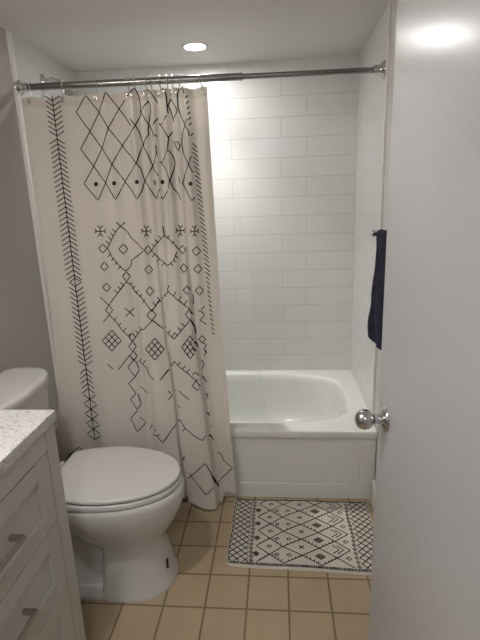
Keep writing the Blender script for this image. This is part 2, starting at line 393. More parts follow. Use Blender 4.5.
# black print of the shower curtain: polylines of (x, z) in millimetres on the hanging cloth
PATTERN = (
    '-938 1831,-937 1812,-936 1792,-935 1772,-934 1752,-933 1732,-932 1712,-931 1692,-930 1672,-929 1651,-928 1631,-927 1611,-926 1590,-925 1570,-923 1549,'
    '-922 1529,-921 1508,-920 1488,-919 1467,-918 1446,-917 1425,-915 1404,-914 1383,-913 1362,-912 1341,-911 1320,-910 1299,-908 1278,-907 1256,-906 1235,'
    '-905 1213,-904 1192,-902 1170,-901 1149,-900 1127,-899 1105,-897 1084,-896 1062,-895 1040,-894 1018,-892 996,-891 974,-890 952,-889 929,-888 907,-886 '
    '885,-885 862,-884 840,-883 817,-882 794,-881 772,-880 749,-879 726,-877 703,-876 680,-875 657,-874 633,-873 610,-872 586,-871 563,-870 539,-869 515,-8'
    '68 492,-867 468,-866 444,-865 420,-864 396,-862 372,-861 347,-861 322;-967 1830,-938 1810;-938 1810,-904 1828;-966 1811,-937 1790;-937 1790,-903 1808;'
    '-965 1791,-936 1770;-936 1770,-902 1788;-964 1771,-935 1750;-935 1750,-901 1769;-964 1751,-933 1730;-933 1730,-900 1749;-963 1731,-932 1710;-932 1710,'
    '-899 1728;-962 1711,-931 1689;-931 1689,-898 1708;-961 1691,-930 1669;-930 1669,-897 1688;-963 1638,-930 1657;-930 1657,-899 1636;-962 1618,-928 1637;'
    '-928 1637,-898 1616;-961 1598,-927 1618;-927 1618,-897 1596;-960 1578,-926 1598;-926 1598,-896 1576;-959 1559,-925 1578;-925 1578,-895 1556;-958 1539,'
    '-924 1558;-924 1558,-894 1536;-957 1518,-923 1538;-923 1538,-893 1516;-956 1498,-922 1518;-922 1518,-892 1496;-955 1478,-921 1498;-921 1498,-891 1476;'
    '-954 1458,-920 1478;-920 1478,-890 1456;-953 1438,-918 1457;-918 1457,-889 1436;-952 1417,-917 1437;-917 1437,-888 1415;-950 1397,-916 1417;-916 1417,'
    '-887 1395;-949 1377,-915 1396;-915 1396,-885 1374;-948 1356,-914 1376;-914 1376,-884 1354;-947 1336,-913 1356;-913 1356,-883 1333;-946 1315,-912 1335;'
    '-912 1335,-882 1313;-944 1294,-911 1314;-911 1314,-881 1292;-943 1274,-909 1294;-909 1294,-880 1271;-942 1253,-908 1273;-908 1273,-879 1250;-941 1232,'
    '-907 1252;-907 1252,-878 1230;-940 1211,-906 1232;-906 1232,-876 1209;-938 1190,-905 1211;-905 1211,-875 1188;-937 1170,-903 1190;-903 1190,-874 1167;'
    '-936 1149,-902 1169;-902 1169,-873 1146;-935 1128,-901 1148;-901 1148,-872 1125;-934 1106,-900 1127;-900 1127,-870 1103;-932 1085,-899 1106;-899 1106,'
    '-869 1082;-931 1064,-897 1084;-897 1084,-868 1061;-918 1054,-896 1070,-868 1051,-898 1033,-918 1054;-922 1032,-893 1009;-893 1009,-863 1029;-920 1011,'
    '-892 987;-892 987,-862 1007;-919 989,-891 965;-891 965,-860 985;-918 967,-890 944;-890 944,-859 964;-917 946,-888 922;-888 922,-858 942;-916 924,-887 '
    '900;-887 900,-857 920;-915 902,-886 878;-886 878,-855 898;-913 880,-885 856;-885 856,-854 876;-912 858,-884 833;-884 833,-853 854;-911 836,-883 811;-8'
    '83 811,-851 832;-910 813,-882 789;-882 789,-850 809;-909 791,-881 766;-881 766,-849 787;-908 769,-880 744;-880 744,-848 765;-907 746,-878 721;-878 721'
    ',-846 742;-906 724,-877 699;-877 699,-845 720;-905 701,-876 676;-876 676,-844 697;-903 641,-876 662;-876 662,-851 637;-902 618,-875 639;-875 639,-850 '
    '614;-901 596,-874 616;-874 616,-849 592;-900 572,-873 593;-873 593,-847 569;-899 549,-872 570;-872 570,-846 546;-894 542,-869 518;-869 518,-840 539;-8'
    '97 500,-869 518;-869 518,-843 497;-892 494,-867 470;-867 470,-837 492;-895 452,-867 470;-867 470,-840 449;-890 446,-865 422;-865 422,-834 445;-894 403'
    ',-865 422;-865 422,-836 403;-889 397,-863 374;-863 374,-830 399;-893 353,-863 374;-863 374,-832 357;-888 342,-861 322;-861 322,-826 348;-838 1760,-822'
    ' 1781,-807 1803,-791 1824,-778 1807,-765 1789,-751 1772,-737 1754,-724 1732,-711 1710,-700 1689,-688 1672,-675 1654,-660 1636,-646 1618,-637 1604;-838'
    ' 1760,-824 1740,-810 1720,-796 1700,-782 1681,-771 1663,-759 1646,-747 1628,-734 1611,-720 1588,-706 1566,-693 1544,-682 1526,-670 1508,-656 1489,-643'
    ' 1471;-829 1612,-813 1635,-797 1658,-782 1681,-771 1699,-760 1718,-749 1736,-737 1754,-728 1773,-719 1792,-710 1811,-703 1831,-691 1815,-679 1799,-664'
    ' 1781,-651 1764,-628 1732;-829 1612,-815 1594,-802 1575,-788 1557,-776 1539,-764 1522,-753 1504,-741 1487,-728 1470,-713 1446,-699 1422,-687 1398,-677'
    ' 1416,-666 1435,-655 1453,-643 1471;-824 1469,-807 1492,-791 1515,-776 1539,-762 1563,-749 1587,-734 1611,-725 1630,-716 1649,-707 1669,-700 1689,-689'
    ' 1708,-677 1727,-664 1745,-651 1764,-638 1780,-624 1797;-824 1469,-809 1451,-794 1434,-780 1416,-766 1399,-754 1422,-742 1446,-728 1470,-716 1494,-703'
    ' 1519,-693 1544,-683 1563,-672 1581,-659 1599,-646 1618,-635 1632;-623 1806,-599 1814,-577 1838,-570 1824,-563 1804,-559 1772,-560 1752,-561 1733,-571'
    ' 1713,-580 1693,-594 1671,-617 1653,-635 1632;-628 1732,-615 1713,-598 1691;-602 1720,-580 1693,-566 1660,-561 1640,-555 1620,-563 1601,-570 1582,-575'
    ' 1562,-582 1543,-598 1526,-617 1509,-631 1490,-645 1472;-637 1603,-610 1573,-582 1543,-567 1518,-562 1495,-556 1472,-562 1452,-567 1431,-587 1397,-606'
    ' 1416,-620 1441,-645 1472;-523 1787,-540 1769,-557 1748,-539 1714,-527 1695,-519 1679,-505 1644;-529 1790,-517 1770,-520 1739,-524 1719,-527 1699,-530'
    ' 1679,-529 1655,-550 1627,-554 1611,-543 1592,-534 1573,-528 1555,-522 1537,-515 1512,-494 1490;-528 1834,-507 1814,-496 1795,-486 1777;-489 1718,-507'
    ' 1692;-504 1656,-492 1645;-499 1612,-498 1576,-508 1556,-518 1537,-527 1516,-538 1496,-556 1472,-542 1451,-529 1430,-520 1412,-509 1394,-501 1420,-490'
    ' 1435;-492 1566,-499 1555;-475 1843,-449 1816,-444 1798,-443 1763,-441 1732,-455 1709,-480 1692,-457 1665,-442 1637;-485 1698,-480 1692;-444 1636,-429'
    ' 1663;-442 1637,-445 1612,-447 1588,-466 1566,-483 1541,-458 1505,-445 1471,-451 1435,-470 1415,-483 1393,-489 1405;-488 1548,-483 1541;-431 1791,-440'
    ' 1764,-433 1746,-426 1718,-422 1701;-431 1791,-412 1762,-402 1742,-409 1726,-426 1712;-445 1714,-436 1708;-444 1588,-432 1570,-423 1541,-430 1509,-437'
    ' 1488,-443 1467,-433 1435,-414 1409,-404 1388;-424 1626,-418 1606,-403 1583,-397 1608,-410 1624;-409 1483,-405 1458,-393 1454;-399 1754,-399 1778,-400'
    ' 1801,-395 1822,-376 1831,-370 1804;-399 1754,-390 1724,-382 1704,-371 1682,-357 1659,-355 1639;-362 1706,-371 1682,-387 1652,-389 1632,-391 1612,-388'
    ' 1592,-384 1571,-372 1549,-361 1528,-346 1496;-351 1560,-361 1528,-372 1509,-383 1490,-393 1454,-377 1420,-364 1401,-353 1382,-342 1398;-355 1795,-365'
    ' 1784;-352 1775,-362 1763;-351 1754,-360 1742;-349 1733,-358 1722;-347 1713,-356 1702;-345 1692,-354 1681;-344 1671,-352 1660;-341 1652,-350 1641;-768'
    ' 1465,-769 1463,-771 1462,-773 1463,-773 1466,-772 1468,-770 1469,-768 1468,-768 1465;-764 1465,-766 1460,-771 1458,-776 1461,-777 1466,-775 1471,-770'
    ' 1473,-765 1471,-764 1465;-687 1466,-687 1464,-689 1463,-691 1464,-692 1467,-691 1469,-689 1470,-687 1469,-687 1466;-683 1466,-685 1461,-690 1459,-694'
    ' 1462,-695 1467,-693 1472,-689 1474,-685 1472,-683 1466;-582 1467,-583 1465,-585 1464,-587 1465,-588 1467,-587 1469,-585 1470,-583 1469,-582 1467;-578'
    ' 1467,-580 1462,-585 1460,-591 1462,-594 1468,-590 1472,-584 1474,-580 1472,-578 1467;-479 1464,-480 1462,-482 1461,-484 1462,-484 1464,-484 1466,-482'
    ' 1467,-480 1466,-479 1464;-475 1464,-478 1459,-482 1457,-486 1459,-487 1464,-486 1469,-482 1471,-477 1469,-475 1464;-353 1451,-354 1449,-356 1448,-358'
    ' 1449,-359 1452,-358 1454,-356 1455,-354 1454,-353 1451;-350 1451,-352 1446,-356 1445,-361 1447,-363 1452,-360 1457,-356 1458,-351 1456,-350 1451;-516'
    ' 1472,-515 1453;-514 1471,-514 1453;-346 1612,-328 1596;-345 1594,-327 1578;-344 1576,-326 1559;-343 1558,-324 1541;-342 1540,-323 1523;-341 1522,-322'
    ' 1504;-339 1503,-320 1486;-338 1485,-319 1467;-337 1466,-318 1448;-336 1448,-316 1430;-335 1429,-315 1411;-334 1411,-314 1392;-332 1392,-312 1373;-331'
    ' 1373,-311 1354;-330 1354,-309 1335;-329 1335,-308 1317;-328 1316,-307 1297;-326 1297,-305 1278;-325 1278,-304 1259;-324 1259,-302 1240;-322 1240,-301'
    ' 1221;-321 1221,-300 1202;-320 1201,-298 1182;-319 1182,-297 1163;-317 1162,-296 1143;-316 1143,-294 1124;-315 1123,-293 1104;-314 1104,-292 1084;-312'
    ' 1084,-290 1065;-311 1064,-298 1051;-310 1044,-297 1031;-308 1024,-296 1011;-307 1004,-294 991;-306 984,-293 971;-304 964,-292 951;-303 944,-290 930;-'
    '302 923,-289 910;-300 903,-288 890;-299 883,-286 869;-298 862,-285 849;-296 842,-284 828;-295 821,-282 808;-786 1269,-747 1269;-764 1283,-765 1257;-76'
    '4 1282,-775 1294;-765 1258,-777 1247;-782 1271,-788 1280;-782 1271,-789 1261;-764 1282,-751 1293;-765 1258,-755 1246;-747 1269,-740 1278;-747 1269,-74'
    '1 1260;-576 1265,-545 1264;-559 1277,-560 1252;-559 1276,-567 1288;-560 1253,-568 1242;-572 1266,-577 1275;-572 1266,-578 1257;-559 1276,-549 1287;-56'
    '0 1253,-552 1241;-545 1264,-538 1273;-545 1264,-539 1255;-429 1262,-398 1262;-414 1274,-414 1249;-414 1273,-422 1285;-414 1250,-423 1239;-426 1263,-43'
    '0 1272;-426 1263,-431 1254;-414 1273,-401 1285;-414 1250,-405 1239;-398 1262,-392 1271;-398 1262,-393 1253;-368 1258,-337 1259;-348 1272,-349 1247;-34'
    '8 1271,-357 1282;-349 1248,-359 1237;-364 1259,-370 1268;-364 1259,-371 1250;-348 1271,-340 1282;-349 1248,-342 1236;-337 1259,-332 1267;-337 1259,-33'
    '3 1249;-776 1196,-757 1215,-741 1195,-760 1176,-776 1196;-685 1192,-666 1212,-649 1190,-668 1170,-685 1192;-774 1119,-755 1138,-739 1118,-758 1099,-77'
    '4 1119;-770 1028,-751 1047,-735 1027,-754 1008,-770 1028;-569 1186,-556 1204,-542 1184,-557 1165,-569 1186;-572 1104,-555 1122,-540 1101,-557 1083,-57'
    '2 1104;-571 1012,-554 1030,-538 1010,-555 992,-571 1012;-422 1183,-407 1201,-391 1182,-408 1164,-422 1183;-365 1175,-344 1195,-328 1174,-346 1157,-365'
    ' 1175;-418 1106,-402 1124,-387 1104,-403 1086,-418 1106;-362 1099,-341 1119,-326 1098,-343 1080,-362 1099;-407 1014,-390 1032,-379 1010,-391 995,-407 '
    '1014;-359 1006,-340 1026,-323 1005,-341 986,-359 1006;-676 1075,-659 1094,-644 1072,-661 1053,-676 1075;-764 928,-747 948,-732 927,-749 907,-764 928;-'
    '571 909,-550 932,-531 907,-551 885,-571 909;-399 913,-383 933,-372 906,-384 890,-399 913;-666 766,-648 789,-634 764,-650 743,-666 766;-664 724,-646 74'
    '4,-632 721,-648 703,-664 724;-663 808,-647 824,-634 805,-648 790,-663 808;-353 793,-337 807,-322 790,-338 774,-353 793;-656 1304,-672 1289,-688 1273,-'
    '709 1244,-724 1221,-738 1198,-728 1177,-719 1157,-701 1137,-684 1117,-661 1097;-690 1306,-669 1283,-644 1261,-632 1238,-601 1211,-573 1187;-661 1097,-'
    '639 1118,-634 1141,-599 1165,-573 1182;-662 1049,-640 1037,-630 1013,-606 995;-662 1049,-676 1032,-691 1015,-712 993;-694 1264,-709 1278;-706 1247,-72'
    '1 1262;-718 1231,-733 1245;-730 1214,-744 1228;-725 1171,-739 1159;-710 1154,-724 1142;-694 1137,-709 1125;-679 1119,-693 1107;-674 1037,-687 1050;-68'
    '9 1020,-703 1033;-705 1002,-719 1015;-649 1035,-638 1048;-636 1018,-623 1031;-621 1001,-606 1015;-604 985,-592 998;-487 1284,-482 1244,-500 1228,-519 '
    '1212,-542 1180,-526 1165,-512 1149,-490 1134,-472 1117,-442 1140,-429 1175,-423 1184,-440 1212,-463 1227,-482 1244;-496 1229,-511 1244;-513 1212,-524 '
    '1228;-527 1197,-540 1211;-529 1166,-541 1153;-510 1147,-520 1134;-485 1130,-498 1116;-434 1159,-424 1146;-446 1143,-433 1133;-460 1127,-445 1117;-472 '
    '1229,-460 1244;-451 1207,-438 1221;-674 1037,-704 1002,-727 975,-748 949;-785 986,-766 968,-748 949;-642 1035,-626 1007,-596 988,-587 975,-567 950,-54'
    '9 924;-778 874,-748 906;-748 906,-731 886,-714 866,-691 834,-661 809,-649 787;-649 787,-632 809,-608 840,-585 849,-565 869,-547 887;-547 887,-518 856;'
    '-549 924,-535 945,-520 966,-514 969;-587 962,-576 978;-674 938,-654 918,-636 897;-633 936,-653 918,-673 900;-771 687,-747 661;-663 727,-684 704,-704 6'
    '80,-724 658;-728 879,-718 894;-708 856,-697 871;-686 833,-675 849;-665 811,-655 825;-619 820,-634 834;-597 843,-613 855;-471 1009,-502 980,-521 960,-5'
    '36 943,-550 926;-467 1037,-474 1019,-471 1009;-471 1009,-440 986,-423 971,-407 955,-380 932;-545 883,-525 865,-505 846,-483 837,-466 824,-449 811;-449'
    ' 811,-431 831,-415 849,-396 869,-378 890,-366 849,-363 820;-378 934,-369 957,-370 993;-339 920,-320 937;-350 920,-329 908,-326 893,-344 876,-316 856;-'
    '341 775,-320 767,-331 745,-324 729;-483 989,-506 1002;-511 963,-523 984;-530 943,-544 964;-447 991,-435 1011;-424 972,-415 990;-403 952,-393 971;-503 '
    '839,-487 862;-478 831,-466 849;-459 818,-448 836;-401 862,-416 879;-416 845,-431 861;-431 826,-448 841;-787 792,-767 768,-747 744;-787 792,-764 815,-7'
    '42 837;-772 807,-752 783,-732 759;-774 776,-751 799,-728 821;-757 822,-737 798,-717 775;-760 760,-738 783,-715 806;-742 837,-722 813,-701 791;-747 744'
    ',-725 767,-701 791;-585 760,-564 736,-544 712;-585 760,-562 785,-540 808;-569 777,-549 753,-530 727;-572 744,-549 769,-528 791;-554 793,-535 767,-517 '
    '741;-558 728,-536 751,-516 773;-540 808,-522 782,-504 755;-544 712,-523 734,-504 755;-416 777,-400 751,-382 725;-416 777,-398 800,-381 822;-404 792,-3'
    '88 766,-371 740;-405 760,-387 782,-371 803;-393 807,-376 780,-363 747;-394 743,-376 764,-363 779;-381 822,-367 791,-354 757;-382 725,-366 744,-354 757'
    ';-667 727,-650 710,-636 691,-627 658,-644 629;-635 712,-650 704,-677 669,-659 650,-644 629;-644 629,-679 595,-661 574,-645 552,-674 522,-658 500,-644 '
    '476,-627 499,-632 524,-638 548;-628 581,-590 559;-628 698,-607 686,-586 674,-579 646,-552 622;-527 621,-512 636,-498 651,-484 665;-621 699,-614 711;-6'
    '04 689,-589 708;-527 621,-510 640,-494 659,-481 674,-451 714;-451 714,-438 699,-417 682,-396 663,-378 645,-361 626,-344 597,-357 584,-378 607,-361 626'
    ',-347 641,-362 665,-376 653;-438 699,-423 714;-417 683,-403 696;-399 666,-385 681;-495 527,-477 550,-451 589,-477 586;-482 554,-495 569;-439 583,-415 '
    '565,-393 545;-450 517,-435 504;-347 644,-341 660,-332 684,-344 702;-340 630,-323 599;-333 535,-324 552,-320 526;-314 445,-324 468,-316 477;-310 402,-3'
    '17 384;-325 741,-320 732,-331 719;-644 473,-660 454,-678 433,-663 403,-650 371,-631 389,-606 416,-636 436;-576 410,-589 389;-554 364,-529 331,-508 359'
    ',-489 386,-469 409,-441 450;-559 395,-564 382;-539 372,-554 364,-575 363;-465 400,-447 400;-441 450,-429 432,-418 414,-396 399;-418 414,-431 398;-480 '
    '236,-455 208;-430 275,-438 253;-588 282,-580 276;-407 407,-374 380,-342 360,-326 379,-315 382;-320 373,-301 329;-403 181,-379 207,-356 230,-334 248,-3'
    '23 221,-312 192,-303 157,-294 116,-306 121,-322 108,-339 92,-355 116,-371 138,-387 160,-403 181;-411 196,-403 181;-294 116,-286 93;-288 263,-274 257,-'
    '261 222,-241 202,-221 188,-242 162,-262 142,-281 127;-282 124,-290 111;-451 230,-428 275;-420 165,-403 181;-1012 203,-994 228,-976 252,-958 275,-937 2'
    '89,-923 275;-1005 227,-981 251,-958 275;-809 284,-795 292,-786 285'
)

# ================================================================ BATHTUB
def build_tub():
    t = thing('bathtub', 'white alcove bathtub with a rounded basin at the end of the bathroom', 'bathtub', (XL+0.76, YTUB, 0))
    x0, x1 = XL+0.004, XR-0.004
    y1 = YB-0.001
    N = 96
    # deck ring to basin
    cx, cy = (-0.985+0.352)/2, (1.992+2.628)/2
    rx, ry = (0.352+0.985)/2, (2.628-1.992)/2
    outer = []
    for p in superell(cx, cy, 1, 1, N, 3.4, 0):
        dx, dy = p[0]-cx, p[1]-cy
        ex = (x1-cx)/dx if dx > 1e-6 else ((x0-cx)/dx if dx < -1e-6 else 1e9)
        ey = (y1-cy)/dy if dy > 1e-6 else ((YTUB+0.012-cy)/dy if dy < -1e-6 else 1e9)
        k = min(ex, ey)
        outer.append((cx+dx*k, cy+dy*k, HT))
    # snap the nearest samples onto the corners
    for c in [(x0, YTUB+0.012), (x1, YTUB+0.012), (x0, y1), (x1, y1)]:
        i = min(range(N), key=lambda j: (outer[j][0]-c[0])**2 + (outer[j][1]-c[1])**2)
        outer[i] = (c[0], c[1], HT)
    rings = [outer]
    for f, dz in ((1.03, 0.0), (1.012, -0.0015), (1.0, -0.006), (0.985, -0.018), (0.972, -0.05), (0.95, -0.14), (0.925, -0.22), (0.89, -0.275), (0.82, -0.305), (0.6, -0.316), (0.3, -0.318)):
        # the far left end of the basin slopes like a backrest
        fy = 1 - (1-f)*1.5 if f < 1 else 1 + (f-1)*0.7
        r = superell(cx + (1-f)*0.10, cy, rx*f, ry*fy, N, 3.8 if f > 0.9 else 3.2, HT+dz)
        rings.append(r)
    bm = bmesh.new()
    add_loft(bm, rings, cap0=False, cap1=True)
    obj('basin', bm, M['tub'], t, angle=60)
    # front apron: profile with an overhanging lip and a sunk panel
    bm = bmesh.new()
    prof = [(YTUB+0.012, HT), (YTUB+0.004, HT-0.003), (YTUB, HT-0.011), (YTUB, HT-0.026), (YTUB+0.004, HT-0.036), (YTUB+0.014, HT-0.042), (YTUB+0.016, 0.0), (YTUB+0.05, 0.0), (YTUB+0.05, HT-0.01)]
    a = [bm.verts.new((x0, y, z)) for y, z in prof]; b = [bm.verts.new((x1, y, z)) for y, z in prof]
    for i in range(len(prof)-1):
        bm.faces.new((a[i], b[i], b[i+1], a[i+1]))
    bm.faces.new(a); bm.faces.new(b[::-1])
    # raised frame around the sunk panel
    yf = YTUB+0.017
    px0, px1, pz0, pz1 = x0+0.07, 0.362, 0.075, 0.298
    for q in ((x0, x1, pz1, HT-0.041), (x0, x1, 0.0, pz0), (x0, px0, pz0, pz1), (px1, x1, pz0, pz1)):
        add_box(bm, q[0], q[1], YTUB+0.0115, yf, q[2], q[3], bev=0.002)
    obj('apron', bm, M['tub'], t, angle=35)
build_tub()

# ================================================================ FLOOR DRAIN-FREE ROOM: TOILET
def build_toilet():
    CY = 1.441
    t = thing('toilet', 'white two-piece toilet with a closed lid beside the grey vanity', 'toilet', (-0.70, CY, 0))
    N = 56
    # bowl and pedestal: (z, back x, front x, half width, middle x, back exponent)
    secs = [(0.000, -0.665, -0.400, 0.140, -0.55, 5), (0.010, -0.665, -0.400, 0.140, -0.55, 5), (0.022, -0.660, -0.406, 0.134, -0.55, 5), (0.07, -0.655, -0.416, 0.126, -0.55, 5),
            (0.12, -0.652, -0.425, 0.118, -0.55, 5), (0.17, -0.652, -0.432, 0.114, -0.55, 5), (0.205, -0.66, -0.424, 0.118, -0.56, 4.5),
            (0.222, -0.72, -0.412, 0.128, -0.58, 3), (0.245, -0.77, -0.398, 0.142, -0.60, 2.4), (0.28, -0.79, -0.378, 0.160, -0.61, 2.3), (0.31, -0.80, -0.365, 0.171, -0.615, 2.3),
            (0.345, -0.81, -0.354, 0.180, -0.62, 2.3), (0.378, -0.81, -0.351, 0.183, -0.62, 2.3), (0.392, -0.81, -0.353, 0.181, -0.62, 2.3), (0.400, -0.805, -0.359, 0.175, -0.62, 2.3)]
    rings = []
    for z, xb, xf, w, mid, pb in secs:
        r = []
        for k in range(N):
            a = 2*PI*k/N; c, sn = math.cos(a), math.sin(a)
            p = 2.15 if c >= 0 else pb
            x = mid + ((xf-mid) if c >= 0 else (mid-xb))*math.copysign(abs(c)**(2/p), c)
            r.append((x, CY + w*math.copysign(abs(sn)**(2/p), sn), z))
        rings.append(r)
    bm = bmesh.new(); add_loft(bm, rings)
    # rear trapway body and the shelf that carries the tank
    rr = []
    for z, xb, xf, w in [(0, -0.98, -0.62, 0.137), (0.014, -0.98, -0.62, 0.136), (0.022, -0.97, -0.62, 0.085), (0.20, -0.99, -0.62, 0.074), (0.25, -1.03, -0.66, 0.095), (0.32, -1.06, -0.74, 0.105), (0.395, -1.07, -0.78, 0.110)]:
        rr.append(superell((xb+xf)/2, CY, (xf-xb)/2, w, N, 6, z))
    add_loft(bm, rr)
    obj('bowl', bm, M['porcelain'], t, angle=50)
    # seat ring and lid: D shape, straight at the hinge end
    def dshape(xb, xf, w, z, grow=0.0):
        """lid outline: round front, sides tapering back to a straight hinge edge"""
        mid, n1, n2, n3 = -0.635, 32, 12, 6
        wg = w+grow; xb2 = xb-grow; out = []
        def side(x):
            t = min(1, (mid-x)/(mid-xb2)); return wg*(1-0.26*t**2.0)
        for k in range(n1+1):
            a = -PI/2 + PI*k/n1; c, s = math.cos(a), math.sin(a)
            out.append((mid + (xf+grow-mid)*abs(c)**(2/2.05), CY + wg*math.copysign(abs(s)**(2/2.05), s), z))
        for k in range(1, n2):
            x = mid + (xb2+0.008-mid)*k/(n2-1); out.append((x, CY+side(x), z))
        wb = side(xb2)-0.010
        for k in range(n3+1): out.append((xb2, CY+wb-2*wb*k/n3, z))
        for k in range(n2-1, 0, -1):
            x = mid + (xb2+0.008-mid)*k/(n2-1); out.append((x, CY-side(x), z))
        return out
    def slab(name, z0, z1, g, dome=0.0):
        bm = bmesh.new()
        r = [dshape(-0.815, -0.362, 0.178, z0, g-0.006), dshape(-0.815, -0.362, 0.178, z0+0.003, g), dshape(-0.815, -0.362, 0.178, z1-0.005, g),
             dshape(-0.815, -0.362, 0.178, z1-0.0015, g-0.003), dshape(-0.815, -0.362, 0.178, z1, g-0.009)]
        if dome:
            r += [dshape(-0.80, -0.40, 0.14, z1+dome*0.5, 0), dshape(-0.74, -0.48, 0.075, z1+dome, 0)]
        add_loft(bm, r)
        return obj(name, bm, M['seat'], t, angle=60)
    slab('seat', 0.402, 0.422, 0.003)
    lid = slab('lid', 0.426, 0.441, 0.000, 0.002)
    for s in (-1, 1):
        bm = bmesh.new()
        add_tube(bm, [(-0.835, CY+s*0.055-0.02, 0.420), (-0.835, CY+s*0.055+0.02, 0.420)], 0.011, 14)
        add_box(bm, -0.862, -0.83, CY+s*0.055-0.018, CY+s*0.055+0.018, 0.396, 0.420, bev=0.003)
        obj('hinge', bm, M['seat'], t)
    # tank
    rr = []
    for z, xf, w in [(0.40, -0.915, 0.175), (0.41, -0.905, 0.185), (0.55, -0.898, 0.195), (0.728, -0.892, 0.203)]:
        r = []
        for k in range(N):
            a = 2*PI*k/N; c, s = math.cos(a), math.sin(a)
            p = 4.2
            x = -0.985 + (xf+0.985 if c > 0 else 0.095)*math.copysign(abs(c)**(2/p), c)
            r.append((x, CY + w*math.copysign(abs(s)**(2/p), s), z))
        rr.append(r)
    bm = bmesh.new(); add_loft(bm, rr); obj('tank', bm, M['porcelain'], t, angle=50)
    def lidring(g, z):
        r = []
        for k in range(N):
            a = 2*PI*k/N; c, s = math.cos(a), math.sin(a)
            p = 2.6 if c > 0 else 6
            x = -0.99 + (0.126+g if c > 0 else 0.098+g)*math.copysign(abs(c)**(2/p), c)
            r.append((x, CY + (0.221+g)*math.copysign(abs(s)**(2/p), s), z))
        return r
    bm = bmesh.new()
    add_loft(bm, [lidring(-0.008, 0.728), lidring(0, 0.733), lidring(0, 0.752), lidring(-0.003, 0.760), lidring(-0.010, 0.764), lidring(-0.03, 0.766)])
    obj('tank_lid', bm, M['porcelain'], t, angle=60)
    bm = bmesh.new()
    add_tube(bm, [(-0.892, CY-0.145, 0.665), (-0.872, CY-0.145, 0.665)], 0.012, 16)
    add_tube(bm, [(-0.875, CY-0.145, 0.665), (-0.868, CY-0.115, 0.660), (-0.868, CY-0.075, 0.655)], 0.006, 10)
    obj('flush_lever', bm, M['chrome'], t)
    bm = bmesh.new()
    add_tube(bm, [(-0.420, 1.388, 0.074), (-0.423, 1.400, 0.104)], 0.0042, 8)
    o = obj('floor_bolt', bm, M['dark'], t); o['label'] = 'small black peg on the pedestal'
build_toilet()

# ================================================================ VANITY
VY0, VY1, VX = 0.42, 1.075, -0.600
def build_vanity():
    t = thing('vanity_cabinet', 'grey shaker vanity cabinet with a stack of drawers in the left foreground', 'cabinet', (-0.85, 0.75, 0))
    bm = bmesh.new()
    xb = VX-0.019
    add_box(bm, XL+0.001, xb, VY0, VY1, 0.10, 0.828)
    add_box(bm, XL+0.001, VX-0.07, VY0+0.02, VY1-0.001, 0.0, 0.10)
    obj('carcass', bm, M['cabinet'], t, smooth=False)
    obj('stile', B(xb, VX, 1.024, VY1, 0.0, 0.828, bev=0.0008), M['cabinet'], t, smooth=False)
    obj('stile', B(xb, VX, VY0, VY0+0.05, 0.0, 0.828, bev=0.0008), M['cabinet'], t, smooth=False)
    gaps = [0.828, 0.767, 0.562, 0.357, 0.105]
    o = obj('top_rail', B(xb, VX, VY0+0.0535, 1.0205, gaps[1]+0.0018, gaps[0]-0.001, bev=0.0012), M['cabinet'], t, smooth=False)
    for i in range(1, 4):
        z1, z0 = gaps[i]-0.0018, gaps[i+1]+0.0018
        y0, y1 = VY0+0.0535, 1.0205
        bm = bmesh.new()
        s = 0.057; rl = 0.050
        add_box(bm, xb, VX-0.009, y0+s-0.004, y1-s+0.004, z0+rl-0.004, z1-rl+0.004)
        add_box(bm, xb, VX, y0, y0+s, z0, z1, bev=0.0015)
        add_box(bm, xb, VX, y1-s, y1, z0, z1, bev=0.0015)
        add_box(bm, xb, VX, y0+s, y1-s, z0, z0+rl, bev=0.0015)
        add_box(bm, xb, VX, y0+s, y1-s, z1-rl, z1, bev=0.0015)
        d = obj('drawer', bm, M['cabinet'], t, smooth=False)
        zc = (z0+z1)/2 - 0.002
        bm = bmesh.new()
        ya, yb = 0.665, 0.838
        for y in (ya, yb-0.010):
            add_box(bm, VX-0.009, VX+0.024, y, y+0.010, zc-0.0065, zc+0.0065, bev=0.001)
        add_box(bm, VX+0.018, VX+0.027, ya, yb, zc-0.0065, zc+0.0065, bev=0.0015)
        obj('handle', bm, M['nickel'], d)
build_vanity()
bm = B(XL+0.001, -0.591, VY0-0.005, VY1+0.001, 0.829, 0.860, bev=0.003)
tag(obj('countertop', bm, M['counter'], origin=(-0.84, 0.75, 0.829)), 'speckled white quartz countertop lying on the grey vanity', 'countertop')

# ================================================================ DOOR with its knob
def build_door():
    DX, DY = 0.263, 1.158
    t = thing('door_1', 'open flat grey-white door', 'door', (DX+0.02, YF+0.02, 0))
    for k in ('label', 'category'): del t[k]
    t['kind'] = 'structure'
    OFF = 0.038
    obj('door_slab', B(DX, DX+0.035, YF+0.045, DY, 0.010, 1.99, bev=0.002), M['door'], t)
    def knob(s):
        bm = bmesh.new()
        x0 = DX if s < 0 else DX+0.035
        prof = [(0.0, 0.0), (0.031, 0.0), (0.0325, 0.002), (0.031, 0.006), (0.026, 0.009), (0.017, 0.011), (0.0125, 0.014),
                (0.0115, 0.024), (0.0130, 0.030)]
        R = 0.0262; cxk = 0.054
        for k in range(15):
            a = -PI*0.66 + (PI*0.66+PI/2)*k/14
            prof.append((max(R*math.cos(a), 0.0005), cxk + R*0.93*math.sin(a)))
        prof = [(max(r, 0.0005), s*h) for r, h in prof if True]
        add_lathe(bm, prof, (x0, 1.088, 0.832), 'x', 40)
        k = obj('door_knob', bm, M['chrome'], t, angle=50); k['label'] = 'round chrome door knob with its rose'
    knob(-1); knob(1)
    for z in (0.25, 1.0, 1.75):
        bm = bmesh.new(); add_tube(bm, [(DX+0.038, YF+0.037, z-0.045), (DX+0.038, YF+0.037, z+0.045)], 0.006, 12)
        obj('hinge', bm, M['nickel'], t)
    t.location.x += OFF
    t.rotation_euler.z = math.radians(2.8)
build_door()

